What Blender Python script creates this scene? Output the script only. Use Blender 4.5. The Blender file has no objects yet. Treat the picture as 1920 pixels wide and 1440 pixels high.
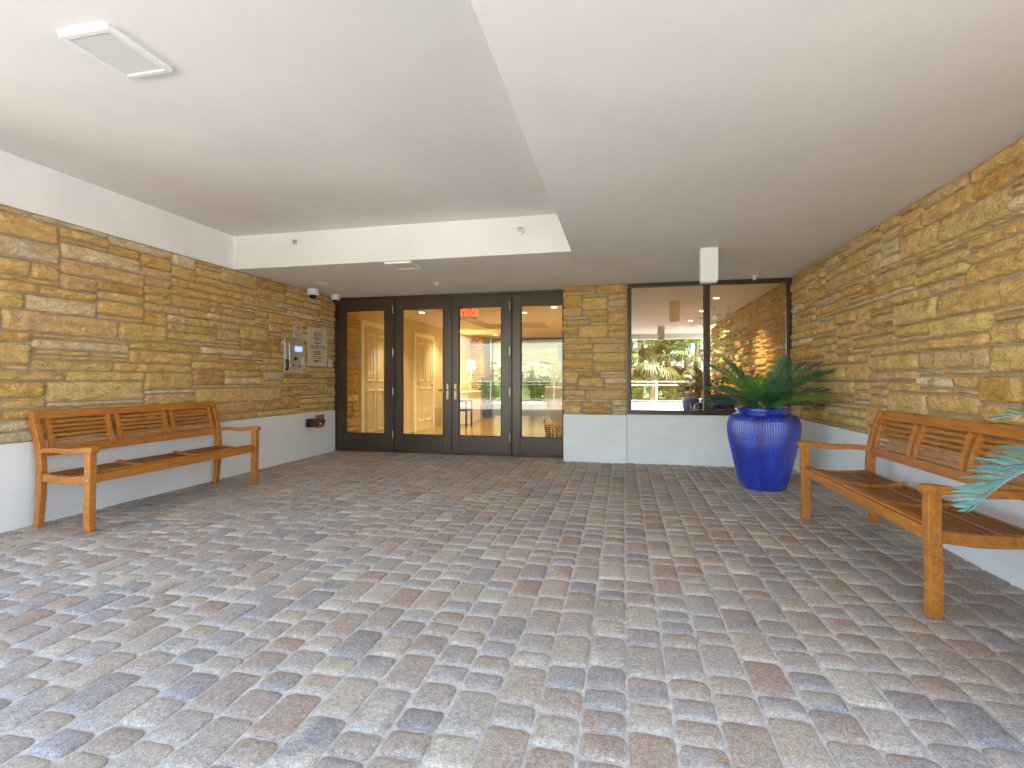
import bpy, bmesh, math, random
from math import radians as R, sin, cos, pi
from mathutils import Vector, Matrix, noise

S = bpy.context.scene
COL = S.collection
# ------------------------------------------------------------------ camera
YAW = math.atan(208 / 950)
cam_d = bpy.data.cameras.new('camera'); cam = bpy.data.objects.new('camera', cam_d); COL.objects.link(cam)
cam.location = (0, 0, 1.13); cam.rotation_euler = (pi / 2, 0, YAW)
cam_d.sensor_width = 36; cam_d.lens = 36 * 950 / 1920; cam_d.shift_y = -8 / 1920
cam_d.clip_start = 0.05; cam_d.clip_end = 2000
S.camera = cam
# ------------------------------------------------------------------ sky, sun, exposure
SUN_EL, SUN_AZ = 66, 22          # azimuth measured from +Y towards +X
W = bpy.data.worlds.new('World'); S.world = W; W.use_nodes = True
nt = W.node_tree; bg = nt.nodes['Background']
sky = nt.nodes.new('ShaderNodeTexSky'); sky.sky_type = 'NISHITA'; sky.sun_disc = False
sky.sun_elevation = R(SUN_EL); sky.sun_rotation = R(SUN_AZ)
nt.links.new(sky.outputs[0], bg.inputs[0]); bg.inputs[1].default_value = 0.15
sd = bpy.data.lights.new('sun', 'SUN'); sd.energy = 5; sd.angle = R(0.5); sd.color = (1, .95, .87)
so = bpy.data.objects.new('sun', sd); COL.objects.link(so)
so.rotation_euler = (R(90 - SUN_EL), 0, -R(SUN_AZ) + pi)
so.location = (0, 0, 30)
S.view_settings.view_transform = 'Standard'; S.view_settings.look = 'None'
S.view_settings.exposure = 3.3; S.view_settings.gamma = 1
S.render.engine = 'CYCLES'
S.cycles.max_bounces = 14; S.cycles.diffuse_bounces = 7; S.cycles.glossy_bounces = 5
S.cycles.transmission_bounces = 8; S.cycles.transparent_max_bounces = 16
S.cycles.sample_clamp_indirect = 8
S.cycles.use_denoising = True

random.seed(11)
# ------------------------------------------------------------------ materials
def newmat(name):
    m = bpy.data.materials.new(name); m.use_nodes = True
    return m, m.node_tree, m.node_tree.nodes['Principled BSDF']

def N(t, typ, **kw):
    n = t.nodes.new(typ)
    for k, v in kw.items(): setattr(n, k, v)
    return n

def coords(t, scale=(1, 1, 1)):
    tc = N(t, 'ShaderNodeTexCoord'); mp = N(t, 'ShaderNodeMapping')
    mp.inputs['Scale'].default_value = scale
    t.links.new(tc.outputs['Object'], mp.inputs['Vector'])
    return mp.outputs['Vector']

def noise_tex(t, vec, scale, detail=5, rough=.55):
    n = N(t, 'ShaderNodeTexNoise'); n.inputs['Scale'].default_value = scale
    n.inputs['Detail'].default_value = detail; n.inputs['Roughness'].default_value = rough
    if vec: t.links.new(vec, n.inputs['Vector'])
    return n.outputs['Fac']

def ramp(t, fac, p0, p1, c0=(0, 0, 0, 1), c1=(1, 1, 1, 1)):
    r = N(t, 'ShaderNodeValToRGB'); e = r.color_ramp.elements
    e[0].position = p0; e[1].position = p1; e[0].color = c0; e[1].color = c1
    t.links.new(fac, r.inputs[0]); return r.outputs['Color']

def mix(t, fac, a, b, mode='MIX'):
    m = N(t, 'ShaderNodeMix', data_type='RGBA', blend_type=mode)
    for sock, v in ((m.inputs[0], fac), (m.inputs[6], a), (m.inputs[7], b)):
        if isinstance(v, (int, float)): sock.default_value = v
        elif isinstance(v, tuple): sock.default_value = v if len(v) == 4 else (*v, 1)
        else: t.links.new(v, sock)
    return m.outputs[2]

def bump(t, p, h, strength, dist=.01):
    b = N(t, 'ShaderNodeBump'); b.inputs['Strength'].default_value = strength
    b.inputs['Distance'].default_value = dist
    t.links.new(h, b.inputs['Height']); t.links.new(b.outputs[0], p.inputs['Normal'])

def mat(name, c, rough=.6, var=.12, scale=6, stretch=(1, 1, 1), bmp=0, bscale=60, metal=0, coat=0, spec=.5):
    m, t, p = newmat(name)
    v = coords(t, stretch)
    f = noise_tex(t, v, scale)
    d = tuple(x * (1 - var) for x in c); l = tuple(min(1, x * (1 + var)) for x in c)
    t.links.new(mix(t, ramp(t, f, .3, .7), d, l), p.inputs['Base Color'])
    p.inputs['Roughness'].default_value = rough; p.inputs['Metallic'].default_value = metal
    p.inputs['Coat Weight'].default_value = coat; p.inputs['Specular IOR Level'].default_value = spec
    if bmp: bump(t, p, noise_tex(t, coords(t), bscale, 4), bmp, .004)
    return m

def emit(name, c, s):
    m, t, p = newmat(name)
    p.inputs['Base Color'].default_value = (*c, 1)
    p.inputs['Emission Color'].default_value = (*c, 1); p.inputs['Emission Strength'].default_value = s
    return m

def glass(name, tint, f0, haze=0.0, ior=1.5):
    m, t, p = newmat(name); t.nodes.remove(p)
    out = t.nodes['Material Output']
    tr = N(t, 'ShaderNodeBsdfTransparent'); tr.inputs[0].default_value = (*tint, 1)
    gl = N(t, 'ShaderNodeBsdfGlossy'); gl.inputs['Roughness'].default_value = haze
    gl.inputs['Color'].default_value = (.95, .97, .95, 1)
    fr = N(t, 'ShaderNodeFresnel'); fr.inputs[0].default_value = ior
    ad = N(t, 'ShaderNodeMath', operation='ADD', use_clamp=True); ad.inputs[1].default_value = f0
    t.links.new(fr.outputs[0], ad.inputs[0])
    ms = N(t, 'ShaderNodeMixShader')
    t.links.new(ad.outputs[0], ms.inputs[0]); t.links.new(tr.outputs[0], ms.inputs[1]); t.links.new(gl.outputs[0], ms.inputs[2])
    t.links.new(ms.outputs[0], out.inputs[0])
    return m

def stone_mat():
    m, t, p = newmat('sandstone')
    at = N(t, 'ShaderNodeAttribute', attribute_name='Col')
    v = coords(t, (2.2, 2.2, 9)); v1 = coords(t)
    strata = noise_tex(t, v, 2.2, 6, .6)
    c = mix(t, ramp(t, strata, .40, .60, (0, 0, 0, 1), (.9, .9, .9, 1)), at.outputs['Color'], mix(t, .75, at.outputs['Color'], (.75, .510, .205), 'MIX'))
    c = mix(t, ramp(t, noise_tex(t, v1, 7, 6, .65), .55, .72, (0, 0, 0, 1), (.6, .6, .6, 1)), c, (.62, .32, .07))
    c = mix(t, ramp(t, noise_tex(t, v, 5.5, 5, .6), .6, .75, (0, 0, 0, 1), (.5, .5, .5, 1)), c, (.74, .60, .38))
    grain = mix(t, 1.0, ramp(t, noise_tex(t, v1, 150, 3), .35, .65, (.93, .93, .93, 1), (1.07, 1.07, 1.07, 1)), ramp(t, noise_tex(t, coords(t, (1, 1, 2.2)), 9, 7, .62), .36, .62, (.84, .80, .72, 1), (1.16, 1.16, 1.16, 1)), 'MULTIPLY')
    c = mix(t, 1.0, c, grain, 'MULTIPLY')
    stain = ramp(t, noise_tex(t, v1, 2.6, 6, .6), .69, .76, (0, 0, 0, 1), (.7, .7, .7, 1))
    c = mix(t, stain, c, (.15, .09, .045))
    t.links.new(c, p.inputs['Base Color']); p.inputs['Roughness'].default_value = .85
    p.inputs['Specular IOR Level'].default_value = .25
    h = N(t, 'ShaderNodeMath', operation='ADD')
    nz = N(t, 'ShaderNodeTexNoise'); nz.inputs['Scale'].default_value = 15; nz.inputs['Detail'].default_value = 5; nz.inputs['Distortion'].default_value = 1.6
    t.links.new(v1, nz.inputs['Vector'])
    t.links.new(nz.outputs['Fac'], h.inputs[0]); t.links.new(noise_tex(t, v, 7, 6, .6), h.inputs[1])
    bump(t, p, h.outputs[0], .9, .035)
    return m

def paver_mat():
    m, t, p = newmat('concrete paver')
    at = N(t, 'ShaderNodeAttribute', attribute_name='Col'); at2 = N(t, 'ShaderNodeAttribute', attribute_name='Blend')
    v = coords(t)
    c = mix(t, ramp(t, noise_tex(t, v, 6.5, 4, .55), .38, .62), at.outputs['Color'], at2.outputs['Color'])
    c = mix(t, ramp(t, noise_tex(t, v, 19, 5, .65), .52, .78, (0, 0, 0, 1), (.55, .55, .55, 1)), c, (.50, .47, .44))
    sp = mix(t, 1.0, ramp(t, noise_tex(t, v, 230, 3, .7), .40, .60, (.66, .66, .66, 1), (1.28, 1.28, 1.28, 1)), ramp(t, noise_tex(t, v, 55, 5, .7), .38, .62, (.78, .77, .76, 1), (1.15, 1.15, 1.15, 1)), 'MULTIPLY')
    c = mix(t, 1.0, c, sp, 'MULTIPLY')
    sp2 = ramp(t, noise_tex(t, v, 120, 3, .75), .58, .64, (0, 0, 0, 1), (.6, .6, .6, 1))
    c = mix(t, sp2, c, (.62, .59, .55))
    t.links.new(c, p.inputs['Base Color'])
    p.inputs['Roughness'].default_value = .7; p.inputs['Specular IOR Level'].default_value = .35
    h = N(t, 'ShaderNodeMath', operation='ADD')
    t.links.new(noise_tex(t, v, 30, 6, .6), h.inputs[0]); t.links.new(noise_tex(t, v, 190, 4, .7), h.inputs[1])
    bump(t, p, h.outputs[0], .45, .005)
    return m

def wood_mat(k=1.0):
    m, t, p = newmat('oiled hardwood')
    oi = N(t, 'ShaderNodeTexCoord'); mp = N(t, 'ShaderNodeMapping'); mp.inputs['Scale'].default_value = (1.6, 9, 9)
    t.links.new(oi.outputs['Object'], mp.inputs['Vector'])
    f = noise_tex(t, mp.outputs[0], 4, 7, .65)
    c = mix(t, ramp(t, f, .32, .70), (.36 * k, .112 * k, .014 * k), (.60 * k, .235 * k, .040 * k))
    c = mix(t, ramp(t, noise_tex(t, coords(t, (4, 40, 40)), 3, 4, .6), .48, .7, (0, 0, 0, 1), (.5, .5, .5, 1)), c, (.24 * k, .070 * k, .012 * k))
    t.links.new(c, p.inputs['Base Color']); p.inputs['Roughness'].default_value = .30
    p.inputs['Specular IOR Level'].default_value = .5
    bump(t, p, f, .12, .003)
    return m

def glaze_mat():
    m, t, p = newmat('cobalt glaze')
    v = coords(t, (7, 7, .8))
    f = noise_tex(t, v, 1.6, 4, .5)
    c = mix(t, ramp(t, f, .35, .7), (.002, .018, .26), (.003, .050, .60))
    t.links.new(c, p.inputs['Base Color']); p.inputs['Roughness'].default_value = .10; p.inputs['Specular IOR Level'].default_value = .9
    p.inputs['Coat Weight'].default_value = 1; p.inputs['Coat Roughness'].default_value = .03; p.inputs['Coat IOR'].default_value = 1.7
    bump(t, p, noise_tex(t, coords(t), 22, 3), .08, .01)
    return m

def leaf_mat(name, c, c2, trans=.25, rough=.45):
    m, t, p = newmat(name)
    at = N(t, 'ShaderNodeAttribute', attribute_name='Col')
    f = noise_tex(t, coords(t), 5, 4)
    cc = mix(t, ramp(t, f, .35, .65), c, c2)
    cc = mix(t, 1.0, cc, at.outputs['Color'], 'MULTIPLY')
    t.links.new(cc, p.inputs['Base Color']); p.inputs['Roughness'].default_value = rough
    out = t.nodes['Material Output']
    tl = N(t, 'ShaderNodeBsdfTranslucent'); t.links.new(cc, tl.inputs[0])
    ms = N(t, 'ShaderNodeMixShader'); ms.inputs[0].default_value = trans
    t.links.new(p.outputs[0], ms.inputs[1]); t.links.new(tl.outputs[0], ms.inputs[2]); t.links.new(ms.outputs[0], out.inputs[0])
    return m

M = {}
M['wood2'] = wood_mat(.55); M['stone'] = stone_mat(); M['paver'] = paver_mat(); M['wood'] = wood_mat(); M['glaze'] = glaze_mat()
M['mortar'] = mat('mortar', (.36, .30, .215), .95, .2, 30, bmp=.5, bscale=120)
M['bed'] = mat('bark mulch', (.27, .225, .18), .95, .3, 8, bmp=.6)
M['joint'] = mat('joint sand', (.62, .575, .51), .95, .25, 40, bmp=.5, bscale=150)
M['render'] = mat('white painted render', (.82, .81, .79), .75, .05, 2.2, bmp=.2, bscale=45)
M['ceil'] = mat('ceiling paint', (.79, .765, .725), .8, .045, 1.0, bmp=.16, bscale=45)
M['bronze'] = mat('dark bronze metal', (.078, .053, .036), .32, .15, 5, (1, 1, .3), metal=.35)
M['rubber'] = mat('black gasket', (.012, .012, .012), .5, .1)
M['steel'] = mat('brushed steel', (.55, .54, .52), .32, .08, 20, (1, 1, 20), metal=.9)
M['brass'] = mat('aged brass', (.42, .32, .16), .35, .12, 20, metal=.8)
M['whiteplastic'] = mat('white plastic', (.82, .82, .80), .4, .02)
M['black'] = mat('black plastic', (.014, .014, .016), .3, .1)
M['red'] = mat('red enamel', (.42, .035, .012), .35, .15, 20)
M['plaque'] = mat('champagne metal plaque', (.60, .54, .44), .45, .05, 30, metal=.1)
M['ink'] = mat('dark lettering', (.035, .03, .025), .6, .1)
M['screen'] = emit('blue screen', (.10, .16, .85), .45)
M['winglass'] = glass('reflective window glass', (.70, .64, .52), .37)
M['doorglass'] = glass('door glass', (.84, .79, .66), .012, 0, 1.42)
M['farglass'] = glass('bronze tinted glass', (.62, .60, .55), .02)
M['tile'] = mat('golden floor tile', (.30, .215, .085), .16, .12, 1.5)
M['cream'] = mat('cream wall paint', (.60, .51, .33), .7, .05, 2)
M['lobbyceil'] = mat('lobby ceiling paint', (.66, .58, .44), .8, .03, 2)
M['frond'] = leaf_mat('cycad leaf', (.055, .19, .105), (.125, .31, .125), .22, .36)
M['bluefrond'] = leaf_mat('blue cycad leaf', (.12, .30, .28), (.20, .42, .37), .2, .42)
M['palm'] = leaf_mat('palm leaf', (.07, .125, .03), (.14, .195, .05), .3)
M['bush'] = leaf_mat('bush leaf', (.055, .11, .02), (.12, .18, .035), .3)
M['darkleaf'] = leaf_mat('indoor leaf', (.03, .06, .015), (.06, .09, .02), .2)
M['redleaf'] = leaf_mat('red leaf', (.12, .03, .02), (.2, .06, .02), .2)
M['bark'] = mat('palm bark', (.22, .16, .10), .95, .3, 9, (1, 1, 4), bmp=.8, bscale=30)
M['soil'] = mat('soil', (.06, .045, .03), 1, .3, 30, bmp=.8)
M['navy'] = mat('dark navy glaze', (.008, .008, .03), .12, .2, coat=.5)
M['pitch'] = mat('black glaze', (.006, .006, .007), .12, .2, coat=.5)
M['grey'] = mat('pale grey glaze', (.45, .44, .46), .3, .08, 5)
M['terracotta'] = mat('terracotta glaze', (.24, .07, .04), .3, .15)
M['wicker'] = mat('wicker', (.42, .29, .12), .7, .3, 40)
M['shade'] = emit('lit lamp shade', (1, .78, .42), 1.1)
M['lens'] = emit('lit downlight lens', (1, .82, .52), 14)
M['panel'] = mat('acrylic diffuser', (.70, .695, .65), .45, .01)
M['exitred'] = emit('lit red letters', (1, .03, .015), 1.6)
M['acrylic'] = glass('clear acrylic', (.92, .92, .9), .02)
M['iron'] = mat('black iron', (.012, .012, .012), .45, .1)
M['concrete'] = mat('pale paving', (.52, .50, .46), .85, .12, .8, bmp=.2, bscale=30)
M['grass'] = mat('lawn', (.06, .11, .025), .95, .3, 3, bmp=.5, bscale=60)
M['roofred'] = mat('red roof tile', (.33, .07, .05), .8, .2, 4)
M['housewall'] = mat('pale stucco', (.65, .58, .50), .9, .05)
M['dead'] = mat('dead leaf', (.42, .20, .04), .7, .2, 40)

# ------------------------------------------------------------------ mesh helper
class MB:
    def __init__(s): s.v = []; s.f = []; s.c = []; s.c2 = []; s.cur = (1, 1, 1); s.cur2 = (1, 1, 1)
    def add(s, vs, fs):
        o = len(s.v)
        for p in vs: s.v.append(tuple(p)); s.c.append(s.cur); s.c2.append(s.cur2)
        for f in fs: s.f.append(tuple(i + o for i in f))
    def box(s, a, b):
        x0, y0, z0 = a; x1, y1, z1 = b
        x0, x1 = min(x0, x1), max(x0, x1); y0, y1 = min(y0, y1), max(y0, y1); z0, z1 = min(z0, z1), max(z0, z1)
        s.add([(x0, y0, z0), (x1, y0, z0), (x1, y1, z0), (x0, y1, z0), (x0, y0, z1), (x1, y0, z1), (x1, y1, z1), (x0, y1, z1)],
              [(0, 3, 2, 1), (4, 5, 6, 7), (0, 1, 5, 4), (1, 2, 6, 5), (2, 3, 7, 6), (3, 0, 4, 7)]); return s
    def sweep(s, path, side, w, h):
        """rectangular section; side = constant axis carrying width w; h = thickness across path"""
        path = [Vector(p) for p in path]; side = Vector(side).normalized(); n = len(path)
        vs = []
        for i, p in enumerate(path):
            d = (path[min(i + 1, n - 1)] - path[max(i - 1, 0)]).normalized()
            u = side.cross(d).normalized()
            ww = w[i] if isinstance(w, (list, tuple)) else w; hh = h[i] if isinstance(h, (list, tuple)) else h
            for a, b in ((-1, -1), (1, -1), (1, 1), (-1, 1)): vs.append(p + side * a * ww / 2 + u * b * hh / 2)
        fs = [(3, 2, 1, 0), tuple(4 * (n - 1) + k for k in range(4))]
        for i in range(n - 1):
            for k in range(4):
                fs.append((4 * i + k, 4 * i + (k + 1) % 4, 4 * i + 4 + (k + 1) % 4, 4 * i + 4 + k))
        s.add(vs, fs); return s
    def tube(s, path, r, n=10, cap=True):
        path = [Vector(p) for p in path]; m = len(path); vs = []; fs = []
        ref = Vector((0, 0, 1))
        if abs((path[-1] - path[0]).normalized().dot(ref)) > .9: ref = Vector((1, 0, 0))
        for i, p in enumerate(path):
            d = (path[min(i + 1, m - 1)] - path[max(i - 1, 0)]).normalized()
            a = d.cross(ref).normalized(); b = d.cross(a).normalized()
            rr = r[i] if isinstance(r, (list, tuple)) else r
            for k in range(n): vs.append(p + (a * cos(2 * pi * k / n) + b * sin(2 * pi * k / n)) * rr)
        for i in range(m - 1):
            for k in range(n): fs.append((i * n + k, i * n + (k + 1) % n, i * n + n + (k + 1) % n, i * n + n + k))
        if cap: fs += [tuple(range(n))[::-1], tuple((m - 1) * n + k for k in range(n))]
        s.add(vs, fs); return s
    def lathe(s, prof, n=32, c=(0, 0, 0), cap=True, fn=None):
        vs = []; fs = []
        for (r, z) in prof:
            for k in range(n):
                a = 2 * pi * k / n; rr = r + (fn(a, z, r) if fn else 0)
                vs.append((c[0] + rr * cos(a), c[1] + rr * sin(a), c[2] + z))
        for i in range(len(prof) - 1):
            for k in range(n): fs.append((i * n + k, i * n + (k + 1) % n, i * n + n + (k + 1) % n, i * n + n + k))
        if cap: fs += [tuple(range(n))[::-1], tuple((len(prof) - 1) * n + k for k in range(n))]
        s.add(vs, fs); return s
    def build(s, name, m, parent=None, smooth=False, bevel=0, seg=2, col=False):
        me = bpy.data.meshes.new(name); me.from_pydata(s.v, [], s.f); me.update()
        if col:
            for nm, cc in (('Col', s.c), ('Blend', s.c2)):
                a = me.color_attributes.new(nm, 'FLOAT_COLOR', 'POINT')
                a.data.foreach_set('color', [x for c in cc for x in (*c, 1)])
        me.materials.append(m)
        if smooth: me.polygons.foreach_set('use_smooth', [True] * len(me.polygons))
        o = bpy.data.objects.new(name, me); COL.objects.link(o)
        if parent: o.parent = parent
        if bevel:
            b = o.modifiers.new('bevel', 'BEVEL'); b.width = bevel; b.segments = seg; b.limit_method = 'ANGLE'; b.angle_limit = R(40)
            if not smooth: me.polygons.foreach_set('use_smooth', [True] * len(me.polygons))
            w = o.modifiers.new('wn', 'WEIGHTED_NORMAL'); w.keep_sharp = True
        return o

def tag(o, label, cat, group=None, kind=None):
    o['label'] = label; o['category'] = cat
    if group: o['group'] = group
    if kind: o['kind'] = kind
    return o
def thing(name, label, cat, loc=(0, 0, 0), rz=0, group=None):
    o = bpy.data.objects.new(name, None); o.empty_display_size = .2; COL.objects.link(o)
    o.location = loc; o.rotation_euler = (0, 0, rz)
    return tag(o, label, cat, group)
def struct(o): o['kind'] = 'structure'; return o
def copy_tree(o, parent=None):
    c = o.copy(); COL.objects.link(c)
    if parent: c.parent = parent
    for ch in [x for x in o.children]: copy_tree(ch, c)
    return c

XL, XR = -4.48, 2.10             # faces of the two side walls
YD, YP, YW = 7.34, 7.03, 7.06    # door plane, pillar face, window wall face
ZC, ZT = 2.43, 2.82              # soffit, tray
YT, XT = 5.14, -.51              # tray back edge, tray right edge
YF = -.9                         # front edge of the porch
PL = .65                         # plinth height
YB = 15.6                        # far glass wall of the lobby

def uX(u, Y):                     # building x of a pixel column on plane Y
    k = (u - 960) / 950
    return Y * (k * cos(YAW) - sin(YAW)) / (k * sin(YAW) + cos(YAW))

# ------------------------------------------------------------------ paving (each paver modelled)
def paving(name, x0, x1, y0, y1, seed, detail=True):
    rnd = random.Random(seed); mb = MB(); cw = .150
    pal = [((.43, .385, .345), 4), ((.48, .41, .325), 4), ((.43, .32, .245), 3.0), ((.32, .30, .29), 1.4),
           ((.56, .505, .41), 2.6), ((.38, .35, .335), 2.4), ((.46, .365, .29), 2.6)]
    cs = [p[0] for p in pal]; ws = [p[1] for p in pal]
    n = int(round((x1 - x0) / cw)); cw = (x1 - x0) / n
    for i in range(n):
        y = y0 - rnd.random() * .2
        while y < y1:
            L = rnd.choices([.118, .155, .235], [3, 3, 3])[0] * rnd.uniform(.98, 1.02)
            a0, a1 = max(y, y0), min(y + L, y1); y += L
            if a1 - a0 < .03: continue
            w, l = cw - .0055, (a1 - a0) - .0055
            cx, cy = x0 + (i + .5) * cw + rnd.uniform(-.0015, .0015), (a0 + a1) / 2
            r = min(.027 * rnd.uniform(.7, 1.25), l / 3)
            out = []
            def edge(pa, pb, k):
                for q in range(k): out.append((pa[0] + (pb[0] - pa[0]) * q / k, pa[1] + (pb[1] - pa[1]) * q / k))
            hw, hl = w / 2, l / 2
            corners = [(hw, -hl), (hw, hl), (-hw, hl), (-hw, -hl)]
            for ci in range(4):
                ang0 = -pi / 2 + ci * pi / 2
                ccx, ccy = (hw - r) * (1, 1, -1, -1)[ci], (hl - r) * (-1, 1, 1, -1)[ci]
                for q in range(3):
                    a = ang0 + q * pi / 4
                    out.append((ccx + r * cos(a), ccy + r * sin(a)))
                nx = corners[(ci + 1) % 4]
                p0 = out[-1]; na = ang0 + pi / 2
                ncx, ncy = (hw - r) * (1, 1, -1, -1)[(ci + 1) % 4], (hl - r) * (-1, 1, 1, -1)[(ci + 1) % 4]
                p1 = (ncx + r * cos(na), ncy + r * sin(na))
                for q in range(1, 4): out.append((p0[0] + (p1[0] - p0[0]) * q / 4, p0[1] + (p1[1] - p0[1]) * q / 4))
            m = len(out)
            jit = [rnd.uniform(-.0026, .0014) for _ in out]
            tz, tx, ty = rnd.uniform(-.0024, .0020), rnd.uniform(-.016, .016), rnd.uniform(-.013, .013)
            mb.cur = rnd.choices(cs, ws)[0]; f = rnd.uniform(.88, 1.06); mb.cur = tuple(c * f * k for c, k in zip(mb.cur, (1.05, 1.0, .95)))
            mb.cur2 = rnd.choices(cs, ws)[0]
            mb.cur2 = tuple(.55 * a + .45 * b for a, b in zip(mb.cur, mb.cur2)) if rnd.random() < .5 else mb.cur2
            vs = []
            for (ins, z) in ((0, -.020), (0, -.0105), (.0035, -.0050), (.011, -.0012), (.034, .0012)):
                for (px, py), j in zip(out, jit):
                    d = math.hypot(px, py); k = (d - ins * 1.15 + j) / d if d > .001 else 1
                    qx, qy = px * k, py * k
                    vs.append((cx + qx, cy + qy, z + tz + tx * qx + ty * qy))
            fs = []
            for ri in range(4):
                for q in range(m): fs.append((ri * m + q, ri * m + (q + 1) % m, ri * m + m + (q + 1) % m, ri * m + m + q))
            vs.append((cx, cy, .0015 + tz)); ce = len(vs) - 1
            for q in range(m): fs.append((4 * m + q, 4 * m + (q + 1) % m, ce))
            mb.add(vs, fs)
    return mb.build(name, M['paver'], smooth=True, col=True)
struct(paving('paving', XL - .02, XR + .02, YF, YD + .06, 4))
struct(paving('paving', XL - .02, XR + .02, -4.2, YF - .002, 5))
struct(MB().box((XL - .02, -4.2, -.3), (XR + .02, YD + .1, -.0088)).build('paving_bed', M['joint']))
# outside ground
fc = MB(); fc.box((-60, -13, -.3), (60, -4.2, -.004)); fc.box((-60, -4.2, -.3), (XL - 2.5, YF, -.004)); fc.box((XR + 2.5, -4.2, -.3), (60, YF, -.004))
struct(fc.build('forecourt', M['concrete']))
struct(MB().box((XL - 2.5, -4.2, -.3), (XL - .02, YF, -.03)).build('planting_bed', M['bed']))
struct(MB().box((XR + .02, -4.2, -.3), (XR + 2.5, YF, -.03)).build('planting_bed', M['bed']))
struct(MB().box((-60, -400, -.32), (60, -13, -.03)).build('front_lawn', M['grass']))
struct(MB().box((XL, YD + .1, -.3), (XR, YB + .05, .0)).build('lobby_floor', M['tile']))
struct(MB().box((-60, YB + .05, -.3), (60, 25.5, -.004)).build('terrace', M['concrete']))
struct(MB().box((-200, 25.5, -.32), (200, 500, -.03)).build('rear_lawn', M['grass']))
struct(MB().box((-200, YF, -.32), (XL - 4, YB + .05, -.03)).build('side_lawn', M['grass']))
struct(MB().box((XL - 4, YF, -.32), (XL - .4, YB + .05, -.03)).build('side_path', M['bed']))
struct(MB().box((XR + 4, YF, -.32), (200, YB + .05, -.03)).build('side_lawn', M['grass']))
struct(MB().box((XR + .4, YF, -.32), (XR + 4, YB + .05, -.03)).build('side_path', M['bed']))

# ------------------------------------------------------------------ coursed stone
STONE_PAL = [((.71, .450, .165), 6), ((.75, .515, .225), 5), ((.66, .385, .090), 2.4), ((.71, .455, .24), 3.0), ((.78, .66, .43), 1.3),
             ((.75, .515, .18), 4), ((.66, .55, .40), .7), ((.56, .29, .08), 1.0)]
def stone_pack(L, H, seed, uh=.042, ul=.05, maxl=1.25):
    rnd = random.Random(seed); nr = max(1, round(H / uh)); nc = max(1, round(L / ul)); uh = H / nr; ul = L / nc
    occ = [[False] * nc for _ in range(nr)]; out = []
    for r in range(nr):
        c = 0
        while c < nc:
            if occ[r][c]: c += 1; continue
            run = 0
            while c + run < nc and not occ[r][c + run]: run += 1
            l = int(rnd.triangular(.16, maxl, .45) / ul)
            h = rnd.choices([1, 2, 3, 4], [3.2, 5, 3, .9])[0]
            if h >= 3: l = max(l, int(.28 / ul))
            if run - l < .16 / ul: l = run if run < maxl * 1.4 / ul else run // 2
            l = max(1, min(l, run)); h = min(h, nr - r)
            if nr - r - h == 1 and h < 4 and rnd.random() < .6: h += 1
            for a in range(h):
                for b in range(l): occ[r + a][c + b] = True
            out.append((c * ul, r * uh, l * ul, h * uh)); c += l
    return out

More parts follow.
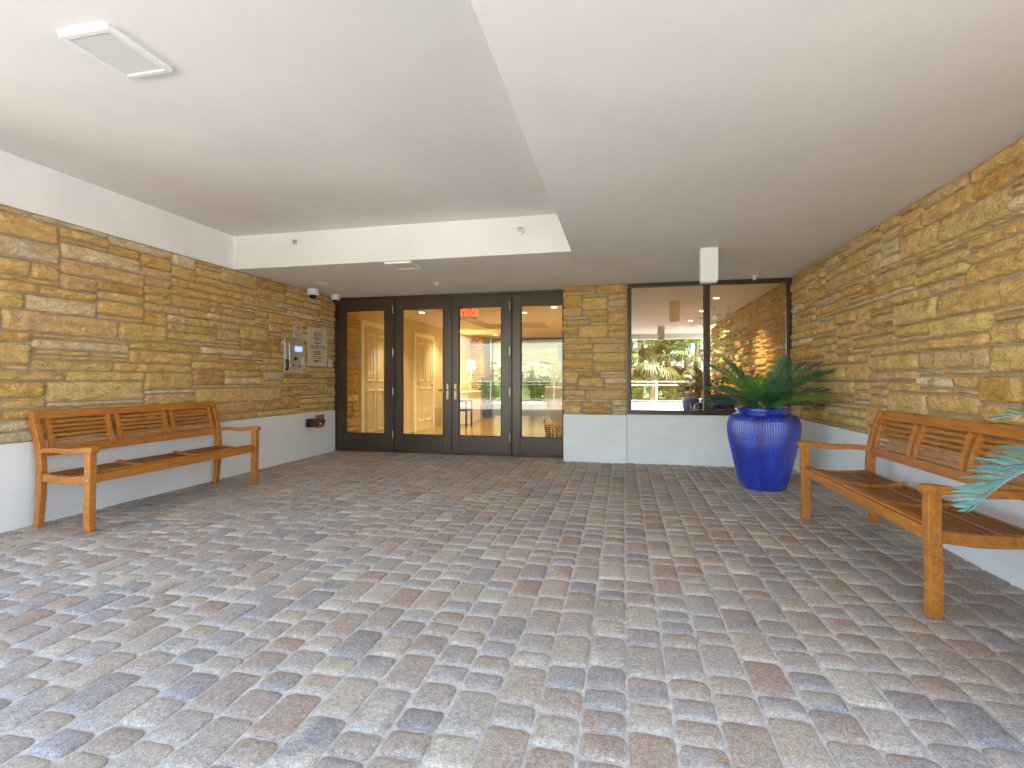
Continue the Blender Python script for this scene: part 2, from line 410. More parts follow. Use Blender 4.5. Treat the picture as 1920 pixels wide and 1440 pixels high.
def stones(name, parent, L, H, z0, place, seed, step=.028, proud=.032, maxl=1.25, gap=1.15):
    """place(s, z, d) -> local point; d = distance out of the wall"""
    rnd = random.Random(seed + 77); mb = MB(); off = Vector((seed * 3.1, seed * 1.7, 0))
    cs = [p[0] for p in STONE_PAL]; ws = [p[1] for p in STONE_PAL]
    for (s0, zz, l, h) in stone_pack(L, H, seed, maxl=maxl):
        j = rnd.uniform(.0042, .0070) * gap
        a0, a1, b0, b1 = s0 + j * 1.2, s0 + l - j * 1.2, zz + j, zz + h - j * .9
        w, hh = a1 - a0, b1 - b0
        if w < .015 or hh < .01: continue
        f = rnd.uniform(.90, 1.10); mb.cur = tuple(c * f for c in rnd.choices(cs, ws)[0]); mb.cur2 = mb.cur
        nx = max(2, round(w / step)); ny = max(2, round(hh / (step * .8)))
        e = .0055
        xs = [0, e] + [e + (w - 2 * e) * i / nx for i in range(1, nx)] + [w - e, w]
        ys = [0, e] + [e + (hh - 2 * e) * i / ny for i in range(1, ny)] + [hh - e, hh]
        base = proud * rnd.uniform(.55, 1.1); tl = rnd.uniform(-.12, .12); tw = rnd.uniform(-.02, .02)
        rough = rnd.uniform(.5, 1.25); vs = []; k1 = len(xs); k2 = len(ys)
        sk0, sk1 = rnd.uniform(-.012, .012), rnd.uniform(-.012, .012)
        for iy, y in enumerate(ys):
            for ix, x in enumerate(xs):
                P = Vector((a0 + x, (b0 + y), 0)) + off
                ex = ix in (0, k1 - 1); ey = iy in (0, k2 - 1)
                n1 = noise.noise(P * 5.5) * .8 + (1 - 2.4 * abs(noise.noise(P * 11))) * .75 + noise.noise(P * 24) * .5
                rid = abs(noise.noise(Vector((P.x * 9, P.y * 26, 3)))) 
                d = base + .0115 * rough * n1 - .011 * rough * rid + tl * (y - hh / 2) + tw * (x - w / 2)
                d = max(d, .006)
                px, py = a0 + x, b0 + y
                if ex or ey:
                    d = .0015 if not (ex and ey) else .0
                edge = min(x, w - x, y, hh - y)
                if edge < .010: d *= .72 + .28 * edge / .010
                py += noise.noise(Vector((P.x * 6, iy * .0 + (0 if y < hh / 2 else 5), seed))) * .0045
                px += noise.noise(Vector((P.y * 18, (0 if x < w / 2 else 5) + s0, seed))) * .006 + (sk0 if x < w / 2 else sk1) * (y / hh - .5) * min(1, hh / .08)
                ry = .35 * min(hh, .06)                      # rounded corners
                if edge < .006 and min(x, w - x) < .006 and min(y, hh - y) < .006:
                    px += .004 * (1 if x < w / 2 else -1); py += .004 * (1 if y < hh / 2 else -1)
                px = min(max(px, .002), L - .002); py = min(max(py, .0), H)
                vs.append(place(px, z0 + py, d))
        fs = [(iy * k1 + ix, iy * k1 + ix + 1, iy * k1 + k1 + ix + 1, iy * k1 + k1 + ix) for iy in range(k2 - 1) for ix in range(k1 - 1)]
        mb.add(vs, fs)
    return mb.build(name, M['stone'], parent, smooth=True, col=True)

# left wall: local frame at its foot
lw = thing('stone_wall', 'long golden stone wall on the left above a white base, behind the bench with its arm towards the doors', 'wall', (XL, 0, 0))
Y0, Y1 = 2.2, YD - .05
stones('stone_cladding', lw, Y1 - Y0, ZC - PL, PL, lambda s, z, d: (d - .022, Y0 + s, z), 3)
MB().box((-.3, Y0, PL), (-.019, Y1, ZC)).build('mortar', M['mortar'], lw)
MB().box((-.3, Y0, -.25), (0, Y1, PL)).build('plinth', M['render'], lw, bevel=.006)
MB().box((-.3, YF, ZC), (0, YT, ZT + .2)).build('upper_band', M['render'], lw)
lw['label'] = 'long golden stone wall on the left carrying the steel entry intercom'
# right wall
rw = thing('stone_wall', 'tall golden stone wall on the right beside the blue glazed planter', 'wall', (XR, 0, 0))
Y2 = YW + .02; Y0 = 1.0
stones('stone_cladding', rw, Y2 - Y0, ZC - PL, PL, lambda s, z, d: (.022 - d, Y2 - s, z), 8, step=.022, proud=.048, maxl=1.1, gap=1.45)
MB().box((.019, Y0, PL), (.3, Y2 + .2, ZC)).build('mortar', M['mortar'], rw)
MB().box((0, Y0, -.25), (.3, Y2, PL)).build('plinth', M['render'], rw, bevel=.006)
# pillar between doors and window
px0, px1 = uX(1057, YP), .05
pil = thing('stone_pillar', 'narrow stone faced pillar between the glass doors and the window', 'pillar', (px0, YP, 0))
pw = px1 - px0
stones('stone_cladding', pil, pw, ZC - PL, PL, lambda s, z, d: (s, .022 - d, z), 21, step=.03, maxl=.5)
sd_ = YD + .08 - YP
stones('stone_return', pil, sd_, ZC - PL, PL, lambda s, z, d: (.022 - d, sd_ - s, z), 22, step=.03, maxl=.3)
MB().box((.019, .019, PL), (pw, sd_, ZC)).build('mortar', M['mortar'], pil)
MB().box((-.004, -.004, -.25), (pw, sd_, PL)).build('plinth', M['render'], pil, bevel=.006)
# low wall below the window
uw = thing('low_wall', 'low smooth white wall below the dark framed window', 'wall', (px1, YW, 0))
MB().box((.001, -.02, -.25), (XR - px1, .22, PL - .004)).build('wall_body', M['render'], uw, bevel=.006)
MB().box((.001, -.032, PL - .004), (XR - px1, .22, PL + .012)).build('sill', M['render'], uw, bevel=.004)

# ------------------------------------------------------------------ ceiling with the sunken tray
c = MB()
c.box((XT, YF, ZC), (XR + .3, YW + .3, ZT + .18))
c.box((XL - .3, YT, ZC), (XT, YD + .1, ZT + .18))
c.box((XL - .0, YF, ZC), (XT, YF + .4, ZT + .18))
c.box((XL - .0, YF + .4, ZT), (XT, YT, ZT + .18))
struct(c.build('ceiling', M['ceil'], bevel=.004))
struct(MB().box((XL - .5, YF - .25, ZT + .18), (XR + .5, YB + .1, ZT + 4.6)).build('added_sun_block', M['render']))  # unseen mass added above the porch to block sun and shade the forecourt
struct(MB().box((XL - .3, YF - .25, ZC - .13), (XR + .3, YF, ZT + .18)).build('front_beam', M['ceil'], bevel=.004))

# ------------------------------------------------------------------ doors
gl_y = YD
df = thing('door_frame', 'dark bronze frame round the row of four glazed panels', 'door frame', (0, YD, 0))
xa, xb = uX(630, YD), uX(1058, YD)
m1, m2, m3 = uX(738.5, YD), uX(848, YD), uX(958.5, YD)
MB().box((xa - .02, -.05, 0), (xa + .025, .09, ZC)).build('jamb', M['bronze'], df, bevel=.004)
MB().box((xb - .02, -.05, 0), (xb + .02, .09, ZC)).build('jamb', M['bronze'], df, bevel=.004)
MB().box((xa + .025, -.05, ZC - .03), (xb - .02, .09, ZC)).build('head', M['bronze'], df, bevel=.004)
for mx in (m1, m3): MB().box((mx - .017, -.052, 0), (mx + .017, .09, ZC - .03)).build('mullion', M['bronze'], df, bevel=.004)
MB().box((xa + .025, -.05, 0), (xb - .02, .09, .018)).build('threshold', M['bronze'], df, bevel=.004)
def leaf(name, x0, x1, g0, g1, label, cat, handle=None, hinge=None):
    z0, z1 = .022, ZC - .034
    gb, gt = 1.13 - (820 - 712) / 950 * (YD / .98), 1.13 + (712 - 573) / 950 * (YD / .98)
    t = thing(name, label, cat, ((x0 + x1) / 2, YD, 0)); o = (x0 + x1) / 2
    MB().box((x0 - o, -.025, z0), (g0 - o, .03, z1)).build('stile', M['bronze'], t, bevel=.004)
    MB().box((g1 - o, -.025, z0), (x1 - o, .03, z1)).build('stile', M['bronze'], t, bevel=.004)
    MB().box((g0 - o, -.022, z0), (g1 - o, .028, gb)).build('bottom_rail', M['bronze'], t, bevel=.004)
    MB().box((g0 - o, -.022, gt), (g1 - o, .028, z1)).build('top_rail', M['bronze'], t, bevel=.004)
    b = MB(); q = .012
    b.box((g0 - o, -.010, gb), (g0 - o + q, .012, gt)); b.box((g1 - o - q, -.010, gb), (g1 - o, .012, gt))
    b.box((g0 - o + q, -.010, gb), (g1 - o - q, .012, gb + q)); b.box((g0 - o + q, -.010, gt - q), (g1 - o - q, .012, gt))
    gp = MB().box((g0 - o + .004, .001, gb + .004), (g1 - o - .004, .007, gt - .004)).build('glass_pane', M['doorglass'], t)
    b.build('gasket', M['rubber'], gp)
    if handle:
        hx = handle[0] - o; sgn = handle[1]
        b = MB(); prof = []
        b.box((hx - .02, -.036, .83), (hx + .02, -.0255, 1.07)); pl = b.build('handle_plate', M['brass'], t, bevel=.012, seg=3)
        MB().tube([(hx, -.034, .975), (hx, -.075, .975), (hx + sgn * .03, -.082, .975), (hx + sgn * .12, -.078, .968)], [.011, .010, .010, .008]).build('lever', M['brass'], pl, smooth=True)
    if hinge is not None:
        for hz in (.28, .95, 1.55, 2.22): MB().tube([(hinge - o, -.058, hz - .06), (hinge - o, -.058, hz + .06)], .009, 10).build('hinge', M['steel'], t)
    return t
g = lambda u: uX(u, YD)
leaf('sidelight', xa + .028, m1 - .02, g(649), g(722), 'fixed glass sidelight nearest the stone wall with the intercom', 'glass panel')
leaf('glass_door', m1 + .02, m2 - .003, g(755), g(832), 'glazed door leaf with its brass lever on the right edge', 'door', (g(840), -1), m1 + .012)
leaf('glass_door', m2 + .003, m3 - .02, g(861), g(941), 'glazed door leaf behind which the red exit sign hangs', 'door', (g(855), 1), m3 - .012)
leaf('sidelight', m3 + .02, xb - .023, g(977), g(1056), 'fixed glass sidelight beside the stone pillar with the wicker basket behind it', 'glass panel')

# ------------------------------------------------------------------ window
wx0, wx1, wm = px1 + .004, XR - .006, uX(1325, YW)
wt = thing('window', 'wide dark framed window of two panes behind the blue planter', 'window', (0, YW, 0))
zb, zt = PL + .013, ZC - .002
b = MB(); fw = .045
b.box((wx0, -.03, zb), (wx0 + fw, .06, zt)); b.box((wx1 - fw, -.03, zb), (wx1, .06, zt))
b.box((wx0 + fw, -.03, zb), (wx1 - fw, .06, zb + fw)); b.box((wx0 + fw, -.03, zt - fw), (wx1 - fw, .06, zt))
b.build('frame', M['bronze'], wt, bevel=.004)
MB().box((wm - .028, -.032, zb + fw), (wm + .028, .06, zt - fw)).build('mullion', M['bronze'], wt, bevel=.004)
for x0, x1 in ((wx0 + fw, wm - .028), (wm + .028, wx1 - fw)):
    b = MB(); q = .014
    b.box((x0, -.012, zb + fw), (x0 + q, .02, zt - fw)); b.box((x1 - q, -.012, zb + fw), (x1, .02, zt - fw))
    b.box((x0 + q, -.012, zb + fw), (x1 - q, .02, zb + fw + q)); b.box((x0 + q, -.012, zt - fw - q), (x1 - q, .02, zt - fw))
    b.build('glazing_bead', M['bronze'], wt, bevel=.003)
    MB().box((x0 + .004, .004, zb + fw + .004), (x1 - .004, .010, zt - fw - .004)).build('pane', M['winglass'], wt)

# ------------------------------------------------------------------ benches (local: x along length, +y to the back)
def bench(label, loc, rz):
    t = thing('bench', label, 'bench', loc, rz, 'three seat wooden garden benches')
    LN = 1.73; h = LN / 2; wd = M['wood']; X = (1, 0, 0)
    def smooth_path(pts, n=8):
        out = []
        P = [Vector(p) for p in pts]; P = [P[0] * 2 - P[1]] + P + [P[-1] * 2 - P[-2]]
        for i in range(1, len(P) - 2):
            for k in range(n):
                u = k / n; p0, p1, p2, p3 = P[i - 1:i + 3]
                out.append(.5 * ((2 * p1) + (p2 - p0) * u + (2 * p0 - 5 * p1 + 4 * p2 - p3) * u * u + (3 * p1 - p0 - 3 * p2 + p3) * u ** 3))
        out.append(P[-2]); return out
    for s in (-1, 1):
        x = s * h
        fl = MB().sweep(smooth_path([(x, .004, 0), (x, .009, .12), (x, .007, .26), (x, 0, .42), (x, 0, .600)]), X, .052, .058).build('front_leg', wd, t, bevel=.004)
        bl = MB().sweep(smooth_path([(x, .500, 0), (x, .482, .16), (x, .470, .40), (x, .478, .56), (x, .512, .74), (x, .560, .885)]), X, .046,
                   [.050] * 10 + [.062] * 20 + [.054] * 10 + [.044]).build('back_leg', wd, t, bevel=.005)
        a = smooth_path([(x, .465, .588), (x, .33, .598), (x, .18, .594), (x, .06, .606), (x, -.01, .612), (x, -.048, .598)])
        nn = len(a)
        MB().sweep(a, X, [.050 + .012 * i / nn for i in range(nn)], [.038] * (nn - 8) + [.042] * 4 + [.040, .036, .030, .022]).build('armrest', wd, t, bevel=.008, seg=3)
        MB().sweep(smooth_path([(x, .028, .385), (x, .22, .372), (x, .445, .385)]), X, .030, .060).build('side_rail', wd, t, bevel=.003)
        for (yy, zz, lg) in ((.0, .385, fl), (.47, .38, bl)): MB().tube([(x + s * .024, yy, zz), (x + s * .0285, yy, zz)], .008, 10).build('bolt', M['steel'], lg)
    MB().box((-h + .026, -.016, .358), (h - .026, .016, .420)).build('front_rail', wd, t, bevel=.003)
    MB().box((-h + .023, .440, .352), (h - .023, .470, .405)).build('back_rail', wd, t, bevel=.003)
    # slatted seat in three bays, dished
    def zs(y): return .417 - .030 * sin(pi * min(1, max(0, y / .46))) 
    bays = [(-h + .03, -h / 3 - .018), (-h / 3 + .018, h / 3 - .018), (h / 3 + .018, h - .03)]
    sl = MB()
    nS = 10
    for (x0, x1) in bays:
        for k in range(nS):
            y = .050 + k * (.425 - .050) / (nS - 1); z = zs(y)
            sl.sweep([(x0, y, z), (x1, y, z)], (0, 1, 0), .0300, .010)
    sl.build('seat_slats', M['wood2'], t, bevel=.002, seg=1)
    MB().sweep([(-h + .026, .019, .4275), (h - .026, .019, .4275)], (0, 1, 0), .046, .014).build('seat_edge', wd, t, bevel=.004)
    for xx in (-h / 3, h / 3):
        MB().sweep([(xx, y, zs(y) + .008) for y in [.034 + .41 * i / 10 for i in range(11)]], X, .036, .022).build('seat_batten', wd, t, bevel=.003)
    # backrest, curved: y as a function of height
    def yb(z): 
        u = (z - .56) / (.885 - .56); return .474 + .030 * u + .052 * u * u
    def bar(z0, z1, x0, x1, th):
        zz = [z0 + (z1 - z0) * i / 5 for i in range(6)]
        return MB().sweep([((x0 + x1) / 2, yb(z), z) for z in zz], X, x1 - x0, th)
    bar(.822, .886, -h + .023, h - .023, .030).build('top_rail', wd, t, bevel=.004)
    bar(.540, .602, -h + .023, h - .023, .030).build('lower_rail', wd, t, bevel=.004)
    pw_ = (LN - .046 - .12) / 3
    cx = [-(pw_ + .03), 0, pw_ + .03]
    for xc in cx:
        x0, x1 = xc - pw_ / 2 + .006, xc + pw_ / 2 - .006
        p = MB()
        for (a, c_) in ((x0, x0 + .040), (x1 - .040, x1)):
            zz = [.602 + .220 * i / 6 for i in range(7)]
            p.sweep([((a + c_) / 2, yb(z) - .004, z) for z in zz], X, c_ - a, .026)
        for k in range(6):
            z = .622 + k * .0352
            p.sweep([(x0 + .04, yb(z) , z), (x1 - .04, yb(z), z)], (0, .33, 1), .021, .011)
        p.build('back_panel', wd, t, bevel=.002, seg=1)
    return t
bench('wooden bench against the left stone wall under the intercom', (-3.872 - .0, (2.996 + 4.76) / 2, 0), pi / 2)
bench('wooden bench on the right beside the blue planter, a blue frond crossing its arm', (1.44, (2.80 + 4.51) / 2, 0), -pi / 2)

# ------------------------------------------------------------------ planters and cycads
def planter(label, x, y):
    t = thing('planter', label, 'planter', (x, y, 0), 0, 'blue glazed planters')
    pts = [(.215, 0), (.235, .012), (.262, .10), (.297, .22), (.333, .36), (.362, .48), (.380, .58), (.383, .65), (.372, .71), (.345, .755), (.305, .778), (.280, .787)]
    prof = []
    for i in range(len(pts) - 1):
        (r0, z0), (r1, z1) = pts[i], pts[i + 1]; n = max(1, int((z1 - z0) / .0045))
        for k in range(n): prof.append((r0 + (r1 - r0) * k / n, z0 + (z1 - z0) * k / n))
    prof.append(pts[-1]); prof = [(r * .915, z) for r, z in prof]
    # smooth the profile
    for _ in range(10): prof = [prof[0]] + [((prof[i - 1][0] + 2 * prof[i][0] + prof[i + 1][0]) / 4, (prof[i - 1][1] + 2 * prof[i][1] + prof[i + 1][1]) / 4) for i in range(1, len(prof) - 1)] + [prof[-1]]
    def fn(a, z, r):
        rib = abs(sin(a * 45))                                   # 90 ribs
        dots = .5 + .5 * sin(z * 2 * pi / .022)
        fade = min(1, max(0, (z - .05) / .1)) * min(1, max(0, (.785 - z) / .03))
        k = .35 + .65 * min(1, max(0, (z - .28) / .25))
        return fade * (.0085 * rib * (.5 + .5 * dots * k) - .004) + .004 * sin(a * 9 + 1.2 * sin(z * 3)) * min(1, max(0, (.55 - z) / .4))
    body = MB().lathe(prof, 720, fn=fn).build('body', M['glaze'], t, smooth=True)
    rim = [(.277, .783), (.283, .793), (.281, .802), (.290, .812), (.296, .822), (.294, .833), (.284, .840), (.262, .840), (.250, .834), (.248, .74)]
    MB().lathe([(r * .915, z) for r, z in rim], 96, cap=False).build('rim', M['glaze'], body, smooth=True)
    MB().lathe([(.230, .765), (.001, .785)], 32, cap=False).build('soil', M['soil'], t)
    return t

def frond(parent, m, base, az, el, length, droop, nleaf=46, ll=.185, lw=.0082, seed=0, twist=0, tint=(1, 1, 1), pts=None, vee=.55, name='frond', swp=(.45, .75)):
    rnd = random.Random(seed); b = MB(); b.cur = tint
    path = []
    if pts:
        P = [Vector(p) for p in pts]; P = [P[0] * 2 - P[1]] + P + [P[-1] * 2 - P[-2]]
        for i in range(1, len(P) - 2):
            for k in range(8):
                u = k / 8; p0, p1, p2, p3 = P[i - 1:i + 3]
                path.append(.5 * ((2 * p1) + (p2 - p0) * u + (2 * p0 - 5 * p1 + 4 * p2 - p3) * u * u + (3 * p1 - p0 - 3 * p2 + p3) * u ** 3))
        path.append(P[-2])
    else:
        p = Vector(base); e = el
        for i in range(21):
            path.append(p.copy()); p = p + Vector((cos(az) * cos(e), sin(az) * cos(e), sin(e))) * length / 20
            e -= droop / 20 * (.4 + 1.2 * i / 20)
    n = len(path)
    b.tube(path, [.0065 * (1 - .8 * i / n) + .0012 for i in range(n)], 5)
    for i in range(nleaf):
        t = .14 + .86 * (i + .5) / nleaf; f = t * (n - 1); i0 = min(int(f), n - 2); q = path[i0].lerp(path[i0 + 1], f - i0)
        d = (path[i0 + 1] - path[i0]).normalized()
        sidev = d.cross(Vector((0, 0, 1))); sidev = sidev.normalized() if sidev.length > .05 else Vector((1, 0, 0))
        upv = sidev.cross(d).normalized()
        L = ll * (sin(pi * min(1, (t * .86 + .12))) ** .6) * rnd.uniform(.9, 1.08)
        for s in (-1, 1):
            sw = swp[0] + swp[1] * t                                      # leaflets sweep to the tip
            dirv = (sidev * s * cos(sw) + d * sin(sw) + upv * (vee * cos(sw) + rnd.uniform(-.16, .16))).normalized()
            wv = (d - dirv * d.dot(dirv)).normalized() * lw / 2
            g_ = Vector((0, 0, -1)) * L * .10
            a0 = q; a1 = q + dirv * L * .5 ; a2 = q + dirv * L * .82 + g_ * .5; a3 = q + dirv * L + g_
            v_ = rnd.uniform(.8, 1.2); b.cur = tuple(c_ * v_ for c_ in tint)
            b.add([a0 - wv * .6, a0 + wv * .6, a1 - wv, a1 + wv, a2 - wv * .7, a2 + wv * .7, a3], [(0, 1, 3, 2), (2, 3, 5, 4), (4, 5, 6)])
    return b.build(name, m, parent, col=True)

def cycad(label, x, y, z, spec, m, seed):
    t = thing('cycad_plant', label, 'plant', (x, y, z), 0, 'cycads in blue planters')
    MB().lathe([(.05, -.04), (.065, .0), (.06, .05), (.03, .085), (.004, .095)], 16).build('trunk', M['bark'], t, smooth=True)
    rnd = random.Random(seed)
    for k, s in enumerate(spec):
        az, el, ln, dr = s[0], s[1] + D(2), s[2] * .95, s[3] * .9; tint = s[4] if len(s) > 4 else (1, 1, 1)
        frond(t, m, (.04 * cos(az), .04 * sin(az), .05), az, el, ln, dr, seed=seed + k, tint=tint)
    return t
planter('blue glazed planter standing before the window at the corner', 1.433, 5.74)
LG = (2.1, 1.55, .55); BL = (.9, 1.0, 1.15); DK = (.6, .7, .7)
th = YAW
def rgt(a): return a + th                # azimuth in picture terms: 0 = right, 90 = away
D = R
spec = [(rgt(D(178)), D(50), .74, D(38), BL), (rgt(D(200)), D(44), .66, D(52), LG), (rgt(D(165)), D(30), .62, D(40)), (rgt(D(190)), D(22), .62, D(45), DK),
        (rgt(D(215)), D(26), .60, D(42)), (rgt(D(150)), D(62), .66, D(25), LG), (rgt(D(170)), D(64), .58, D(30), BL), (rgt(D(230)), D(60), .48, D(50), LG),
        (rgt(D(5)), D(46), .82, D(32), BL), (rgt(D(-20)), D(40), .80, D(35)), (rgt(D(-8)), D(26), .70, D(38)), (rgt(D(12)), D(34), .84, D(22)),
        (rgt(D(30)), D(55), .72, D(30), BL), (rgt(D(-35)), D(20), .66, D(45), LG), (rgt(D(50)), D(40), .6, D(35)), (rgt(D(100)), D(45), .55, D(40)),
        (rgt(D(-70)), D(50), .46, D(60)), (rgt(D(-90)), D(32), .42, D(55), DK), (rgt(D(-50)), D(62), .62, D(40), BL), (rgt(D(20)), D(66), .66, D(20)),
        (rgt(D(175)), D(10), .52, D(30), DK), (rgt(D(-12)), D(8), .55, D(25), DK), (rgt(D(130)), D(35), .5, D(35)), (rgt(D(260)), D(20), .40, D(55))]
cycad('dark green cycad fronds rising from the planter before the window', 1.433, 5.74, .785, spec, M['frond'], 50)
planter('blue glazed planter past the near end of the right bench, holding the blue cycad', 1.70, 1.72)
t2 = thing('cycad_plant', 'pale blue cycad at the right edge with a frond over the bench arm', 'plant', (1.70, 1.72, .785), 0, 'cycads in blue planters')
MB().lathe([(.05, -.04), (.065, .0), (.06, .05), (.03, .085), (.004, .095)], 16).build('trunk', M['bark'], t2, smooth=True)
B0 = Vector((1.70, 1.72, .785))
def rel(*ps): return [tuple(Vector(p) - B0) for p in ps]
frond(t2, M['bluefrond'], None, 0, 0, 0, 0, nleaf=46, ll=.235, lw=.0125, seed=301, pts=rel((1.69, 1.74, .83), (1.57, 1.86, .93), (1.42, 1.97, .90), (1.29, 2.04, .80), (1.18, 2.07, .67)), vee=.45, swp=(.05, .55))
frond(t2, M['bluefrond'], None, 0, 0, 0, 0, nleaf=34, ll=.17, lw=.010, seed=302, pts=rel((1.72, 1.76, .83), (1.66, 1.95, 1.02), (1.56, 2.07, 1.05), (1.34, 2.22, .985)), vee=.3, swp=(.1, .5))
for k, (az, el, ln, dr) in enumerate([(D(20), D(40), .34, D(50)), (D(-60), D(50), .6, D(60)), (D(-110), D(45), .6, D(60)), (D(-20), D(35), .34, D(50)), (D(-150), D(40), .42, D(60)), (D(-85), D(70), .6, D(40)), (D(60), D(75), .5, D(30))]):
    frond(t2, M['bluefrond'], (.03 * cos(az), .03 * sin(az), .05), az, el, ln, dr, seed=400 + k, lw=.0115)

# ------------------------------------------------------------------ wall and ceiling fittings
ic = thing('intercom', 'steel entry intercom with blue screen and black handset on the stone wall', 'intercom', (XL + .012, 6.22, 1.455))
MB().box((-.02, -.20, -.235), (.012, .20, .235)).build('back_plate', M['steel'], ic, bevel=.004)
hsg = MB().box((.012, -.185, -.17), (.075, .165, .18)).build('housing', M['steel'], ic, bevel=.006)
sc_ = MB().box((.075, -.07, .065), (.079, .085, .135)).build('screen', M['screen'], hsg)
b = MB()
for r in range(4):
    for q in range(3): b.box((.075, .055 + q * .026, -.035 - r * .024), (.080, .073 + q * .026, -.019 - r * .024))
b.build('keypad', M['whiteplastic'], hsg)
MB().box((.075, -.095, -.06), (.079, -.02, -.015)).build('card_reader', M['ink'], hsg)
MB().box((.075, -.12, -.14), (.081, -.09, -.115)).build('push_button', M['ink'], hsg)
MB().box((.075, .015, -.15), (.081, .04, -.12)).build('lock', M['ink'], hsg)
MB().box((.075, -.135, .0), (.08, -.12, .015)).build('camera_eye', M['ink'], hsg)
MB().tube([(.055, -.225, -.06), (.075, -.225, -.075), (.072, -.225, -.17), (.055, -.225, -.19)], [.022, .02, .02, .024], 12).build('handset', M['black'], ic, smooth=True)

def glyph_lines(mb, rows, x, seed):
    """rows: (centre z, half width, letter height); small irregular letter strokes on a plane facing +x, text runs along +y"""
    rnd = random.Random(seed)
    for (z, hw, lh) in rows:
        y = -hw
        while y < hw:
            if rnd.random() < .17: y += lh * .6; continue
            w = lh * rnd.uniform(.45, .75); k = rnd.choice([0, 1, 2, 3]); t = lh * .2
            if k != 2: mb.box((x, y, z - lh / 2), (x + .0012, y + t, z + lh / 2))
            if k in (1, 3): mb.box((x, y + w - t, z - lh / 2), (x + .0012, y + w, z + lh / 2))
            if k in (0, 1): mb.box((x, y + t, z + lh / 2 - t), (x + .0012, y + w - (t if k == 1 else 0), z + lh / 2))
            if k == 0: mb.box((x, y + t, z - lh / 2), (x + .0012, y + w, z - lh / 2 + t))
            if k == 3: mb.box((x, y + t, z - t / 2), (x + .0012, y + w - t, z + t / 2))
            if k == 2: mb.box((x, y + w / 2 - t / 2, z - lh / 2), (x + .0012, y + w / 2 + t / 2, z + lh / 2)); mb.box((x, y, z + lh / 2 - t), (x + .0012, y + w / 2 - t / 2, z + lh / 2)); 
            y += w + lh * .22
pq = thing('plaque', 'large pale metal plaque with seven centred groups of small dark lettering', 'sign', (XL + .014, 6.765, 1.615))
MB().box((0, -.245, -.285), (.016, .245, .285)).build('plate', M['plaque'], pq, bevel=.003)
b = MB(); lh = .0135
H_ = .57
def zz(py): return .285 - (py - 60) / 1320 * .57
rows = [(zz(230), .085, lh), (zz(275), .125, lh), (zz(325), .095, lh), (zz(400), .125, lh), (zz(455), .095, lh), (zz(540), .09, lh), (zz(590), .085, lh),
        (zz(675), .145, lh), (zz(715), .205, lh), (zz(768), .17, lh), (zz(865), .105, lh), (zz(915), .095, lh), (zz(965), .095, lh), (zz(1045), .14, lh), (zz(1100), .09, lh), (zz(1185), .115, lh), (zz(1235), .08, lh)]
glyph_lines(b, rows, .0165, 5); b.build('lettering', M['ink'], pq)
pq2 = thing('plaque', 'small brass coloured plaque right above the entry intercom', 'sign', (XL + .014, 6.305, 1.805))
MB().box((0, -.10, -.09), (.012, .10, .09)).build('plate', M['plaque'], pq2, bevel=.003)
b = MB(); glyph_lines(b, [(.055, .03, .014), (.028, .03, .012)], .0125, 9); b.build('heading', M['ink'], pq2)
b = MB(); glyph_lines(b, [(-.032, .07, .014), (-.06, .05, .014)], .0125, 10); b.build('lettering', M['ink'], pq2)
sw = thing('wall_plate', 'small grey square cover plate between the pale plaque and the door frame', 'cover plate', (XL + .012, 7.12, 1.385))
MB().box((0, -.055, -.06), (.014, .055, .06)).build('cover', M['steel'], sw, bevel=.004)
MB().tube([(.0135, 0, .01), (.017, 0, .01)], .008, 12).build('screw', M['steel'], sw)
vb = thing('fire_connection', 'red square plate with black pipe stub low on the white wall base', 'valve', (XL, 6.85, .505))
MB().box((0, -.10, -.095), (.022, .10, .095)).build('plate', M['red'], vb, bevel=.004)
MB().tube([(.022, -.01, 0), (.075, -.01, 0), (.08, -.01, 0)], [.05, .05, .046], 20).build('collar', M['black'], vb)
MB().tube([(.07, -.02, 0), (.07, -.12, 0)], [.046, .046], 16).build('elbow', M['black'], vb, bevel=.003)
MB().box((.02, -.36, -.06), (.12, -.12, .06)).build('pipe_stub', M['black'], vb, bevel=.008)
MB().box((.1195, -.17, -.035), (.1225, -.13, -.012)).build('tag_plate', M['whiteplastic'], vb)

def surface_light(label, x0, x1, y0, y1, z):
    t = thing('ceiling_light', label, 'ceiling light', ((x0 + x1) / 2, (y0 + y1) / 2, z), 0, 'flat square ceiling lights'); w, d = (x1 - x0) / 2, (y1 - y0) / 2; q = .028
    b = MB(); b.box((-w, -d, -.024), (-w + q, d, 0)); b.box((w - q, -d, -.024), (w, d, 0)); b.box((-w + q, -d, -.024), (w - q, -d + q, 0)); b.box((-w + q, d - q, -.024), (w - q, d, 0))
    b.build('frame', M['whiteplastic'], t, bevel=.003)
    MB().box((-w + q, -d + q, -.019), (w - q, d - q, 0)).build('diffuser', M['panel'], t)
surface_light('large flat square light up in the recessed tray at top left', -2.685, -2.385, 1.935, 2.29, ZT)
surface_light('flat square light on the lower soffit just before the doors', -2.575, -2.26, 5.165, 5.475, ZC)

